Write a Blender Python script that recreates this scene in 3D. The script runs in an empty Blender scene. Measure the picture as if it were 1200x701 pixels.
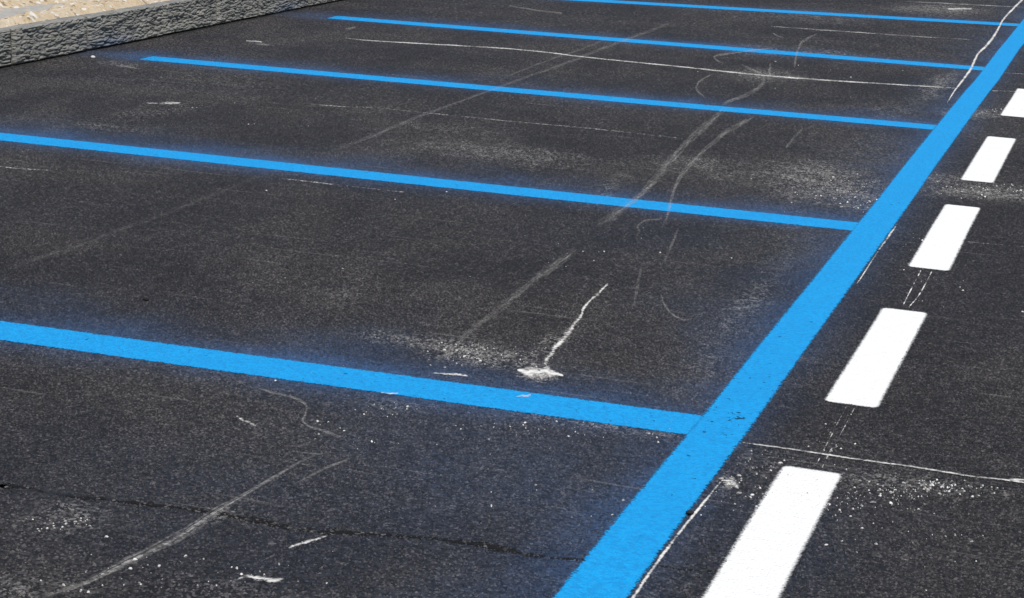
import bpy, bmesh, math, random
import numpy as np
from mathutils import Vector, Matrix, noise
random.seed(7); rng = np.random.default_rng(11)
scene = bpy.context.scene
COL = scene.collection

# measured positions, metres
CAM_POS = [0.9557, -4.4716, 1.4778]
CAM_AXES = [[0.945308, 0.323592, 0.040994], [-0.119654, 0.227106, 0.966492], [0.303439, -0.918538, 0.253404]]
STROKES = [
 ('chalk_line', 'thin white chalk line crossing the bay between the two far blue lines, the longest one', 1.0, [[-3.912,6.6348,-3.8945,6.5938],[-3.7017,6.6288,-3.6714,6.5556],[-2.8363,6.7943,-2.8092,6.7127],[-2.2425,6.6893,-2.2205,6.6102],[-1.686,6.6295,-1.6671,6.5485],[-1.2272,6.5694,-1.2081,6.4715],[-0.8465,6.5822,-0.8306,6.4851],[-0.454,6.6367,-0.4442,6.562],[-0.0574,6.7006,-0.0517,6.6407]]),
 ('chalk_line', 'broken thin white chalk line through the third bay, left of the curved tyre scuffs', 0.62, [[-3.0466,4.0388,-3.0352,4.014],[-2.8025,4.0662,-2.7854,4.0267],[-2.6387,4.1146,-2.6306,4.0946],[-2.3664,4.1188,-2.3516,4.0793],[-2.0986,4.1229,-2.0784,4.0644],[-1.9181,4.1118,-1.9039,4.0682],[-1.5317,4.1239,-1.5216,4.0879],[-1.0577,4.082,-1.0535,4.0633]]),
 ('chalk_line', 'short broken white chalk line between the two farthest blue lines', 0.7, [[-1.7013,9.2474,-1.6879,9.1784],[-1.4424,9.2828,-1.4223,9.1683],[-1.072,9.3078,-1.0575,9.2108],[-0.6433,9.3162,-0.6345,9.2425],[-0.2274,9.3781,-0.2233,9.3327]]),
 ('chalk_line', 'faint white chalk line beyond the farthest blue line, crossed by the white wiggle', 0.7, [[-1.0484,12.0681,-1.0333,11.9469],[-0.7102,12.1533,-0.695,12.0075],[-0.2872,12.2379,-0.2781,12.1241],[-0.0766,12.28,-0.0701,12.1823]]),
 ('chalk_line', 'thin white chalk line running right from the wide blue line past the nearest dash', 1.05, [[0.1386,-0.1575,0.1412,-0.1729],[0.2436,-0.1552,0.2459,-0.1717],[0.4094,-0.1572,0.4113,-0.1742],[0.5709,-0.1533,0.5721,-0.1701],[0.6908,-0.1602,0.6917,-0.1787],[0.7489,-0.1531,0.7496,-0.1691],[0.8361,-0.1505,0.8365,-0.1652]]),
 ('chalk_line', 'short thick white dab at the right end of the chalk line past the nearest dash', 1.1, [[0.764,-0.1535,0.7654,-0.1667],[0.7861,-0.1327,0.7876,-0.1541],[0.834,-0.118,0.8351,-0.1427]]),
 ('chalk_line', 'faint white chalk line right of the second dash from the front', 0.55, [[0.4169,2.4595,0.4181,2.4445],[0.514,2.4724,0.5158,2.4455],[0.6346,2.4877,0.6355,2.4698]]),
 ('chalk_line', 'hair-thin white chalk line leading up to the farthest dash', 0.75, [[0.1365,6.7066,0.1401,6.6619],[0.2201,6.7482,0.2246,6.6884],[0.315,6.7699,0.3179,6.7249]]),
 ('chalk_line', 'hair-thin white chalk line right of the wide blue line, beyond the farthest dash', 0.7, [[0.1373,7.5955,0.1404,7.5523],[0.2546,7.6199,0.2585,7.5595]]),
 ('chalk_line', 'faint scratched white line under the second blue bay line, near the middle', 0.62, [[-2.2572,2.2491,-2.2486,2.2301],[-2.1096,2.2541,-2.096,2.2226],[-1.9587,2.2472,-1.9504,2.2269],[-1.8315,2.249,-1.8204,2.221],[-1.7111,2.2465,-1.7041,2.2279]]),
 ('chalk_line', 'short pale line under the second blue bay line at the left edge of the photo', 0.65, [[-3.3531,1.8944,-3.3386,1.8718],[-3.2573,1.9051,-3.2382,1.875],[-3.1219,1.9264,-3.1108,1.9083]]),
 ('chalk_line', 'crisp white guide line along the right edge of the wide blue line at the front', 1.15, [[0.1578,-0.4408,0.1501,-0.4306],[0.1527,-0.6128,0.1431,-0.6008],[0.1476,-0.7879,0.1373,-0.7762],[0.145,-0.9931,0.1342,-0.9824],[0.1472,-1.2087,0.136,-1.1989]]),
 ('chalk_line', 'white guide line on the right edge of the wide blue line beside the third dash', 0.95, [[0.1439,2.6139,0.1347,2.6328],[0.1473,2.3471,0.1331,2.3754],[0.1447,2.0496,0.1366,2.0646],[0.1484,1.7457,0.1412,1.7578],[0.1485,1.5911,0.1435,1.5997]]),
 ('chalk_line', 'left one of the twin dotted white lines between the two nearest dashes', 0.62, [[0.3304,0.244,0.3257,0.249],[0.3332,0.0392,0.3286,0.0437],[0.3364,-0.1906,0.3321,-0.1866],[0.3379,-0.2689,0.3336,-0.2651]]),
 ('chalk_line', 'right one of the twin dotted white lines between the two nearest dashes', 0.62, [[0.3522,0.2467,0.3475,0.2518],[0.3532,0.0057,0.3496,0.0096],[0.3523,-0.1365,0.347,-0.1311],[0.3541,-0.268,0.3494,-0.2638]]),
 ('chalk_line', 'left one of the twin dotted white lines between second and third nearest dash', 0.85, [[0.3202,1.8952,0.3152,1.9026],[0.3244,1.5712,0.3185,1.5793],[0.3277,1.357,0.322,1.3644]]),
 ('chalk_line', 'right one of the twin dotted white lines between second and third nearest dash', 0.85, [[0.3569,1.9013,0.3519,1.9089],[0.3585,1.5628,0.3521,1.574],[0.3477,1.3653,0.342,1.377]]),
 ('paint_drip', 'wavy white paint streak winding beside the wide blue line at the far end', 1.12, [[-0.1148,13.6313,-0.1589,13.9175],[-0.1294,11.9796,-0.1653,12.1858],[-0.1324,10.9712,-0.1627,11.1118],[-0.1123,10.3508,-0.1438,10.4632],[-0.0873,9.5602,-0.125,9.7071],[-0.0831,8.9543,-0.1195,9.1193],[-0.0933,8.4245,-0.1212,8.5314],[-0.0713,7.9363,-0.1038,8.023],[-0.0534,7.4667,-0.0852,7.5671],[-0.0501,6.9492,-0.0759,7.0374],[-0.0479,6.4826,-0.0666,6.5397],[-0.0384,6.0202,-0.0495,6.0502]]),
 ('scuff_mark', 'broad pale scuff sweeping down from the third blue line, left of a narrower twin', 0.62, [[-1.0564,5.0867,-1.1165,5.2469],[-1.0143,4.5465,-1.0922,4.748],[-0.9907,4.1308,-1.0711,4.3222],[-0.9515,3.6746,-1.0255,3.8288],[-0.9077,3.274,-0.983,3.4223],[-0.8716,2.8861,-0.9435,3.0291],[-0.8508,2.5232,-0.9041,2.6353],[-0.8307,2.1847,-0.9131,2.3653],[-0.827,1.9258,-0.9167,2.1183]]),
 ('scuff_mark', 'straight pale scuff fading down the middle of the second bay from the front', 0.5, [[-0.8058,1.5857,-0.8617,1.6943],[-0.7932,1.2996,-0.8602,1.4259],[-0.8008,1.0866,-0.8482,1.1706],[-0.7877,0.8395,-0.8371,0.9216],[-0.7826,0.6241,-0.8263,0.6955],[-0.781,0.4338,-0.8192,0.4915],[-0.7718,0.2999,-0.8015,0.3421],[-0.7614,0.0926,-0.7899,0.1328]]),
 ('scuff_mark', 'pale curved scuff from the third blue line downward, right of its broader twin', 0.66, [[-0.8721,4.8674,-0.9137,5.0051],[-0.8758,4.5669,-0.9301,4.7406],[-0.8877,4.28,-0.9407,4.4321],[-0.8776,3.9815,-0.922,4.0938],[-0.8651,3.6905,-0.9076,3.7888],[-0.8364,3.3537,-0.8818,3.4459],[-0.8097,3.0621,-0.8451,3.1146],[-0.7514,2.7105,-0.7768,2.7315],[-0.6857,2.3822,-0.7093,2.3991],[-0.6305,2.0749,-0.6537,2.0939]]),
 ('scuff_mark', 'pale hooked scuff bending round just beyond the third blue bay line', 0.72, [[-1.4053,7.0075,-1.3825,6.857],[-1.3014,6.825,-1.275,6.6434],[-1.1927,6.6172,-1.1798,6.4688],[-1.0943,6.237,-1.1319,6.2799],[-1.0554,5.8344,-1.1123,6.0116],[-1.068,5.5338,-1.1154,5.7021],[-1.0974,5.3022,-1.1441,5.4655],[-1.108,5.1437,-1.1468,5.2696]]),
 ('scuff_mark', 'small pale arc scuff left of the hooked one beyond the third blue line', 0.72, [[-1.4324,6.32,-1.4563,6.3987],[-1.432,6.1056,-1.4601,6.1908],[-1.4141,5.9207,-1.4471,5.9915],[-1.3845,5.7674,-1.3973,5.7303],[-1.3329,5.6154,-1.3232,5.5176],[-1.2561,5.4406,-1.2462,5.3619]]),
 ('scuff_mark', 'pale check-shaped scuff touching the fourth blue bay line', 0.75, [[-1.3778,7.8453,-1.3975,7.9378],[-1.4676,7.593,-1.4978,7.7269],[-1.5451,7.3811,-1.5759,7.5103],[-1.5915,7.1982,-1.6339,7.3621],[-1.5996,7.1498,-1.6241,7.1617],[-1.5646,7.0673,-1.5457,6.9397],[-1.5049,6.9627,-1.4854,6.8476]]),
 ('scuff_mark', 'short pale vertical scuff crossing the fourth blue bay line, right of the check mark', 0.75, [[-1.2609,8.9081,-1.2884,9.0261],[-1.2587,8.5694,-1.3019,8.7451],[-1.2525,8.2939,-1.2983,8.4415],[-1.2123,7.9699,-1.253,8.048],[-1.1574,7.5709,-1.1835,7.5946],[-1.0577,6.9771,-1.0804,6.9866]]),
 ('scuff_mark', 'tiny pale scuff beneath the short chalk line at the far end', 0.6, [[-1.5779,8.8717,-1.5578,8.7249],[-1.5,8.6893,-1.4779,8.5398],[-1.4424,8.6024,-1.422,8.475]]),
 ('scuff_mark', 'pale upright scuffs below the fourth blue line on the long chalk line', 0.5, [[-1.2393,7.1315,-1.2559,7.1337],[-1.155,6.72,-1.1889,6.7352],[-1.0855,6.3317,-1.1258,6.3602]]),
 ('scuff_mark', 'faint dusty tyre track running down from the fourth blue line on the left half', 0.42, [[-2.2968,8.872,-2.3882,9.1808],[-2.2985,7.8172,-2.3832,8.0813],[-2.2999,6.903,-2.3789,7.1302],[-2.2909,6.1533,-2.365,6.3542],[-2.3102,5.5661,-2.369,5.7171],[-2.3129,5.063,-2.3692,5.1999],[-2.3176,4.7375,-2.3723,4.8659],[-2.3198,4.3027,-2.3723,4.4196],[-2.3149,3.7765,-2.3747,3.9006],[-2.2923,3.2092,-2.3576,3.3375],[-2.3127,2.747,-2.366,2.8466]]),
 ('scuff_mark', 'second faint tyre track beside the longer one, beyond the third blue line', 0.3, [[-2.4315,7.7107,-2.4892,7.8821],[-2.4214,7.1151,-2.4764,7.2727],[-2.429,6.4148,-2.4811,6.5556],[-2.4284,5.9201,-2.4784,6.0477],[-2.4148,5.3532,-2.4623,5.4674]]),
 ('scuff_mark', 'very faint diagonal scuff under the second blue line at the left', 0.2, [[-2.3193,2.1548,-2.3774,2.2522],[-2.2967,1.6193,-2.3742,1.7399],[-2.2878,1.1977,-2.3756,1.3268],[-2.2925,0.8418,-2.3902,0.9775],[-2.3105,0.5619,-2.3908,0.6682],[-2.328,0.352,-2.4061,0.4515]]),
 ('scuff_mark', 'jagged bright scrape running up from the white splash in the second bay', 1.0, [[-0.5146,0.2611,-0.4901,0.2388],[-0.5289,0.3565,-0.5062,0.3302],[-0.5412,0.4808,-0.514,0.4442],[-0.5536,0.607,-0.5226,0.5668],[-0.5616,0.69,-0.5371,0.6585],[-0.5683,0.7963,-0.551,0.7772],[-0.5876,0.8868,-0.5698,0.8667],[-0.5921,0.9852,-0.5806,0.9665],[-0.5998,1.0776,-0.5766,1.0374],[-0.5997,1.1411,-0.5841,1.1149],[-0.6023,1.2224,-0.5903,1.2022]]),
 ('scuff_mark', 'small question-mark scuff under the second blue line near the middle', 0.85, [[-0.7047,1.9364,-0.6882,1.9176],[-0.7167,2.0133,-0.7042,2.0145],[-0.7407,2.0809,-0.7294,2.0809],[-0.7505,2.1616,-0.7336,2.1241],[-0.7417,2.2346,-0.728,2.1935],[-0.7162,2.2669,-0.7038,2.2232],[-0.6891,2.291,-0.6809,2.2616]]),
 ('scuff_mark', 'faint tick-shaped scuff at the right of the second bay', 0.6, [[-0.4079,1.1704,-0.4123,1.1567],[-0.3664,1.0557,-0.3701,1.0323],[-0.3216,0.9584,-0.3204,0.9295],[-0.2719,0.9026,-0.2652,0.8643],[-0.2465,0.922,-0.2389,0.8934]]),
 ('scuff_mark', 'faint upright scratches right of the middle of the second bay', 0.42, [[-0.5637,1.5263,-0.5764,1.5302],[-0.5088,1.2894,-0.5271,1.2946],[-0.4728,1.1249,-0.4899,1.1269],[-0.4334,0.95,-0.4442,0.9497]]),
 ('scuff_mark', 'faint leaning scratch under the second blue line right of the question-mark scuff', 0.45, [[-0.5876,2.1353,-0.6035,2.1507],[-0.5506,1.9161,-0.5698,1.9348],[-0.5206,1.7229,-0.5397,1.7439],[-0.4982,1.5302,-0.5094,1.5434]]),
 ('scuff_mark', 'thin S-shaped pale scuff in the front bay below the blue line', 0.88, [[-1.1153,-0.2776,-1.1092,-0.2939],[-1.072,-0.2908,-1.062,-0.3167],[-1.0174,-0.3039,-1.0078,-0.3296],[-0.973,-0.3191,-0.964,-0.3496],[-0.9294,-0.3612,-0.9318,-0.3787],[-0.8983,-0.4335,-0.9095,-0.4312],[-0.8873,-0.4708,-0.8925,-0.4834],[-0.8616,-0.498,-0.8539,-0.526],[-0.8186,-0.5152,-0.8109,-0.5383],[-0.7876,-0.522,-0.7768,-0.5562],[-0.7569,-0.5419,-0.7503,-0.5644]]),
 ('scuff_mark', 'short straight white scratch left of the S-shaped scuff', 0.9, [[-1.0527,-0.51,-1.0475,-0.5268],[-1.0159,-0.5309,-1.0079,-0.5562],[-0.9737,-0.5568,-0.9673,-0.5764]]),
 ('scuff_mark', 'long pale diagonal scuff crossing the front bay to the lower left corner', 0.86, [[-0.7492,-0.6961,-0.7595,-0.6799],[-0.7607,-0.7492,-0.7741,-0.7298],[-0.7685,-0.8353,-0.7833,-0.8156],[-0.7765,-0.9555,-0.7939,-0.9334],[-0.7804,-1.0481,-0.8032,-1.02],[-0.7763,-1.1023,-0.8131,-1.0579],[-0.7775,-1.1371,-0.8169,-1.0915],[-0.7765,-1.2202,-0.8207,-1.1703],[-0.7781,-1.308,-0.8267,-1.2509],[-0.7961,-1.3674,-0.8332,-1.3227],[-0.8081,-1.4462,-0.8473,-1.4005],[-0.8273,-1.5139,-0.8531,-1.4842],[-0.8422,-1.5684,-0.8649,-1.5412],[-0.8724,-1.6535,-0.8972,-1.6242]]),
 ('scuff_mark', 'short pale tick capping the long diagonal scuff in the front bay', 0.85, [[-0.8147,-0.6841,-0.8104,-0.695],[-0.7864,-0.6837,-0.7797,-0.7],[-0.7631,-0.6775,-0.7552,-0.6965],[-0.7363,-0.6794,-0.7319,-0.6903]]),
 ('scuff_mark', 'faint pale scuff right of the long diagonal one in the front bay', 0.52, [[-0.669,-0.6918,-0.6804,-0.6731],[-0.6817,-0.7483,-0.6987,-0.721],[-0.6936,-0.7999,-0.7136,-0.77],[-0.7095,-0.8805,-0.7237,-0.8606]]),
 ('scuff_mark', 'slanting white scratch below the dark seam in the front bay', 0.9, [[-0.5776,-1.2172,-0.5684,-1.2322],[-0.5645,-1.1887,-0.5531,-1.2076],[-0.5513,-1.1599,-0.5375,-1.1828],[-0.5304,-1.132,-0.5235,-1.1436]]),
 ('scuff_mark', 'small faint scratch beneath the slanting one in the front bay', 0.72, [[-0.5938,-1.3127,-0.5889,-1.3191],[-0.5898,-1.2834,-0.5814,-1.2951],[-0.5825,-1.2665,-0.5755,-1.2769]]),
 ('scuff_mark', 'bright ragged white scrape at the bottom edge of the front bay', 0.93, [[-0.5984,-1.4034,-0.59,-1.4176],[-0.5865,-1.3818,-0.5734,-1.4079],[-0.5603,-1.377,-0.5471,-1.4072],[-0.5348,-1.3744,-0.5221,-1.4006],[-0.5155,-1.3658,-0.5076,-1.3804]]),
 ('scuff_mark', 'small bright white scrape beside the first blue line, left of the white splash', 1.0, [[-0.7475,0.0407,-0.7435,0.0297],[-0.7118,0.0564,-0.7038,0.0344],[-0.6909,0.0667,-0.6809,0.0374],[-0.6561,0.0581,-0.6514,0.0435]]),
 ('scuff_mark', 'white smear on the lower edge of the first blue line', 1.0, [[-0.8069,-0.1834,-0.8017,-0.1969],[-0.7866,-0.175,-0.7781,-0.1965],[-0.7608,-0.1687,-0.7554,-0.1821]]),
 ('scuff_mark', 'white smear on the upper edge of the first blue line below the splash', 1.05, [[-0.4816,-0.0592,-0.4764,-0.0726],[-0.4704,-0.0377,-0.4603,-0.0646],[-0.4538,-0.0173,-0.4414,-0.0513]]),
 ('scuff_mark', 'pale double dash scuff between the kerb and the third blue line', 0.95, [[-4.3642,6.1215,-4.3266,6.0455],[-4.3176,6.1468,-4.2696,6.048],[-4.2546,6.1268,-4.2186,6.051]]),
 ('scuff_mark', 'pale grey smudge just right of the double dash near the kerb', 0.68, [[-4.2559,6.0473,-4.2025,5.9355],[-4.2219,6.0735,-4.133,5.8877],[-4.1569,6.0463,-4.1035,5.9348]]),
 ('scuff_mark', 'pale boot-shaped smudge at the left end of the longest chalk line', 0.85, [[-4.1344,7.1226,-4.075,6.9916],[-4.127,7.1882,-4.0472,7.0148],[-4.1142,7.2591,-4.0538,7.1292]]),
 ('scuff_mark', 'hooked white scratch near the top of the photo between the far lines', 0.85, [[-3.7301,9.3051,-3.7006,9.2148],[-3.4783,9.173,-3.4325,9.0264],[-3.3612,9.1261,-3.3144,8.9746],[-3.2926,9.1242,-3.2401,8.9502],[-3.2166,9.0705,-3.1767,8.9019],[-3.1588,8.8143,-3.1942,8.9033]]),
 ('scuff_mark', 'creamy white scrape above the second blue line on the left', 0.95, [[-3.6513,3.6331,-3.6254,3.587],[-3.6094,3.6677,-3.5707,3.5983],[-3.5882,3.7141,-3.5236,3.5983],[-3.5579,3.728,-3.5064,3.6349],[-3.5138,3.7254,-3.4883,3.6786]]),
 ('scuff_mark', 'small pale scrape near the kerb, close to the end of the third blue line', 0.85, [[-4.4238,4.6761,-4.3985,4.6321],[-4.3879,4.7079,-4.3389,4.6198],[-4.2914,4.6611,-4.257,4.5973]]),
 ('scuff_mark', 'flat white scrape beyond the farthest blue line near the white wiggle', 0.9, [[-0.6553,11.6472,-0.6389,11.4951],[-0.546,11.8083,-0.5146,11.5023],[-0.4736,11.8575,-0.4541,11.6649]]),
 ('scuff_mark', 'short upright scuff in the middle bay above the speckled patch', 0.42, [[-0.5894,4.6883,-0.6195,4.7642],[-0.5673,4.3293,-0.6018,4.4102],[-0.5468,4.0292,-0.5797,4.1011]]),
 ('plaster_splash', 'thick white plaster splash at the foot of the jagged scrape in the second bay', 1.32, [[-0.5553,0.174,-0.5485,0.1512],[-0.5423,0.1939,-0.5231,0.1333],[-0.5326,0.2296,-0.4996,0.1153],[-0.5084,0.2061,-0.4845,0.1227],[-0.49,0.2068,-0.4694,0.1385],[-0.4783,0.221,-0.4513,0.1222],[-0.4537,0.1937,-0.4417,0.1483],[-0.4249,0.1776,-0.4192,0.155]]),
 ('plaster_splash', 'crumbly white plaster splash touching the wide blue line beside the nearest dash', 0.95, [[0.1392,-0.4396,0.1423,-0.4566],[0.1534,-0.427,0.1596,-0.4667],[0.17,-0.4224,0.1733,-0.4815],[0.1859,-0.4477,0.1852,-0.4924],[0.2011,-0.4771,0.2011,-0.4972]]),
]
DUST = [[-0.714, 0.263, 0.192, -0.023, 0.034, -0.109, 0.62], [-0.95, 0.306, 0.155, -0.002, 0.029, -0.081, 0.4], [-0.558, 0.437, 0.026, 0.241, 0.034, -0.066, 0.35], [-0.498, 0.163, 0.038, -0.0, 0.015, -0.053, 1.6], [-1.294, 0.696, 0.031, 0.181, 0.074, -0.133, 0.24], [-0.287, 3.367, 0.322, -0.007, 0.074, -0.476, 0.52], [-0.096, 3.071, 0.205, -0.002, 0.038, -0.277, 0.4], [-0.786, 3.444, 0.338, -0.008, 0.066, -0.311, 0.34], [-1.633, 3.279, 0.571, 0.042, 0.088, -0.271, 0.3], [-1.53, 10.121, 0.762, 0.17, 0.097, -0.561, 0.28], [-0.702, 11.441, 0.405, 0.087, 0.063, -0.579, 0.45], [-1.075, -1.26, 0.069, 0.055, 0.048, -0.072, 0.34], [-0.954, -1.618, 0.116, 0.053, 0.044, -0.067, 0.3], [-0.632, -1.473, 0.144, 0.037, 0.035, -0.071, 0.25], [-0.785, -1.125, 0.019, 0.056, 0.021, -0.03, 0.5], [0.547, -0.282, 0.246, 0.032, 0.007, -0.07, 0.3], [0.681, -0.268, 0.112, 0.027, 0.005, -0.058, 0.22], [0.229, -0.292, 0.098, 0.018, 0.016, -0.094, 0.25], [0.166, -0.455, 0.022, 0.01, 0.012, -0.055, 0.6], [0.375, 3.486, 0.306, 0.083, 0.014, -0.172, 0.55], [0.21, 3.706, 0.211, 0.057, 0.016, -0.162, 0.4], [0.123, 5.732, 0.172, 0.067, 0.017, -0.185, 0.55], [-1.15, 6.568, 0.244, 0.061, 0.057, -0.295, 0.42], [-0.171, 6.751, 0.058, 0.688, 0.07, -0.363, 0.45], [-0.303, 5.551, 0.311, 0.003, 0.052, -0.414, 0.25], [-0.201, -0.186, 0.275, 0.019, 0.016, -0.064, 0.32], [-0.714, -0.272, 0.136, 0.003, 0.023, -0.064, 0.25], [-2.18, 2.491, 0.204, 0.056, 0.059, -0.132, 0.2], [-3.503, 3.436, 0.109, 0.571, 0.149, -0.248, 0.25], [-3.482, 2.934, 0.265, 0.071, 0.068, -0.117, 0.25], [-1.434, 7.696, 0.339, -0.018, 0.078, -0.399, 0.3], [-1.07, 7.864, 0.33, 0.029, 0.053, -0.318, 0.3], [-4.455, 4.748, 0.158, 0.005, 0.067, -0.118, 0.35], [-2.134, 3.745, 0.578, 0.034, 0.081, -0.221, 0.2], [-1.043, 2.856, -0.035, 0.543, 0.069, -0.145, 0.25], [-0.225, 4.147, 0.308, 0.015, 0.061, -0.441, 0.2], [-1.537, -0.199, 0.496, 0.008, 0.106, -0.201, 0.12], [-3.727, 4.282, 0.595, 0.413, 0.269, -0.503, 0.2], [-0.135, 1.309, 0.066, -0.118, 0.014, -0.948, 0.25], [-0.231, 2.483, 0.057, -0.113, 0.029, -0.825, 0.17], [-0.108, 0.43, 0.062, -0.094, 0.005, -0.446, 0.18], [-2.528, 5.308, 0.589, 0.009, 0.147, -0.422, 0.12], [-0.341, 1.794, 0.163, 0.089, 0.154, -0.689, 0.08], [-2.849, 7.726, 1.156, 0.1, 0.274, -0.886, 0.12]]
CHIPS = [[0.453, -0.435, 0.235, 0.11, 0.015, -0.097, 140], [0.606, -0.285, 0.129, 0.061, 0.007, -0.063, 150], [0.209, -0.489, 0.054, 0.025, 0.021, -0.096, 22], [0.172, -0.452, 0.014, 0.007, 0.007, -0.033, 26], [0.229, -0.292, 0.075, 0.036, 0.026, -0.128, 34], [0.369, 3.544, 0.27, 0.158, 0.018, -0.192, 130], [0.284, 5.939, 0.129, 0.085, 0.02, -0.253, 40], [-0.164, 3.17, 0.227, 0.133, 0.063, -0.385, 110], [-0.043, 2.949, 0.125, 0.072, 0.036, -0.235, 50], [-0.325, -0.283, 0.308, 0.149, 0.035, -0.109, 55], [-0.703, 0.268, 0.15, 0.076, 0.045, -0.124, 90], [-0.498, 0.163, 0.029, 0.015, 0.015, -0.045, 40], [-0.781, -1.472, 0.271, 0.123, 0.061, -0.106, 44], [-1.025, -1.29, 0.095, 0.044, 0.044, -0.072, 26], [-0.513, -1.304, 0.139, 0.063, 0.053, -0.113, 14], [0.7, -0.626, 0.205, 0.094, 0.025, -0.234, 26], [0.393, 1.527, 0.31, 0.163, 0.073, -0.619, 14], [0.237, 2.336, 0.058, 0.032, 0.028, -0.226, 12], [-0.728, -0.294, 0.097, 0.047, 0.026, -0.063, 20], [-0.764, -0.53, 0.13, 0.062, 0.074, -0.166, 14], [0.499, -0.612, 0.156, 0.072, 0.029, -0.194, 18], [0.346, 1.689, 0.042, 0.022, 0.028, -0.232, 10], [0.343, -0.068, 0.049, 0.023, 0.029, -0.175, 26], [-0.688, 1.604, 0.428, 0.234, 0.189, -0.663, 18], [-1.607, 0.71, 0.477, 0.255, 0.262, -0.527, 8], [-1.001, -0.106, 0.203, 0.101, 0.037, -0.082, 10], [-1.507, 1.928, 0.713, 0.408, 0.155, -0.396, 10], [-3.266, 3.593, 0.521, 0.344, 0.329, -0.629, 16], [-1.063, 6.132, 0.891, 0.619, 0.354, -1.759, 24], [-0.224, -0.837, 0.255, 0.119, 0.092, -0.27, 14]]
SEAM = [[-1.366, -1.153], [-1.296, -1.161], [-1.249, -1.151], [-1.194, -1.154], [-1.12, -1.153], [-1.035, -1.137], [-0.946, -1.129], [-0.863, -1.112], [-0.78, -1.117], [-0.701, -1.113], [-0.622, -1.114], [-0.535, -1.111], [-0.477, -1.089], [-0.389, -1.069], [-0.302, -1.05], [-0.229, -1.042], [-0.134, -1.048], [-0.045, -1.038], [0.023, -1.021], [0.125, -0.999], [0.194, -0.992], [0.294, -0.966], [0.363, -0.958]]
DASHC = [[[0.273, -0.29], [0.403, -0.274], [0.423, -1.046], [0.272, -1.114]], [[0.264, 1.317], [0.4, 1.354], [0.403, 0.283], [0.272, 0.259]], [[0.265, 3.107], [0.405, 3.15], [0.409, 1.962], [0.269, 1.941]], [[0.26, 4.958], [0.398, 5.017], [0.416, 3.741], [0.276, 3.701]], [[0.275, 6.857], [0.449, 6.937], [0.413, 5.757], [0.27, 5.729]]]
PEBBLES = [[-4.699, 4.873], [-1.795, 0.352], [0.136, -0.692]]


# ------------------------------------------------------------------ helpers
def link(name, verts, faces, mat=None, smooth=False):
    me = bpy.data.meshes.new(name)
    me.from_pydata([tuple(v) for v in verts], [], faces)
    me.update()
    if smooth:
        me.polygons.foreach_set('use_smooth', [True] * len(me.polygons))
    ob = bpy.data.objects.new(name, me)
    COL.objects.link(ob)
    if mat: me.materials.append(mat)
    return ob

def attr(ob, name, values):
    a = ob.data.attributes.new(name, 'FLOAT', 'POINT')
    a.data.foreach_set('value', np.asarray(values, dtype=np.float32).ravel())

def tag(ob, label=None, category=None, group=None, kind=None):
    if label: ob['label'] = label
    if category: ob['category'] = category
    if group: ob['group'] = group
    if kind: ob['kind'] = kind
    return ob

def grid_faces(nu, nv):
    return [(i * nv + j, (i + 1) * nv + j, (i + 1) * nv + j + 1, i * nv + j + 1)
            for i in range(nu - 1) for j in range(nv - 1)]

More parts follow.
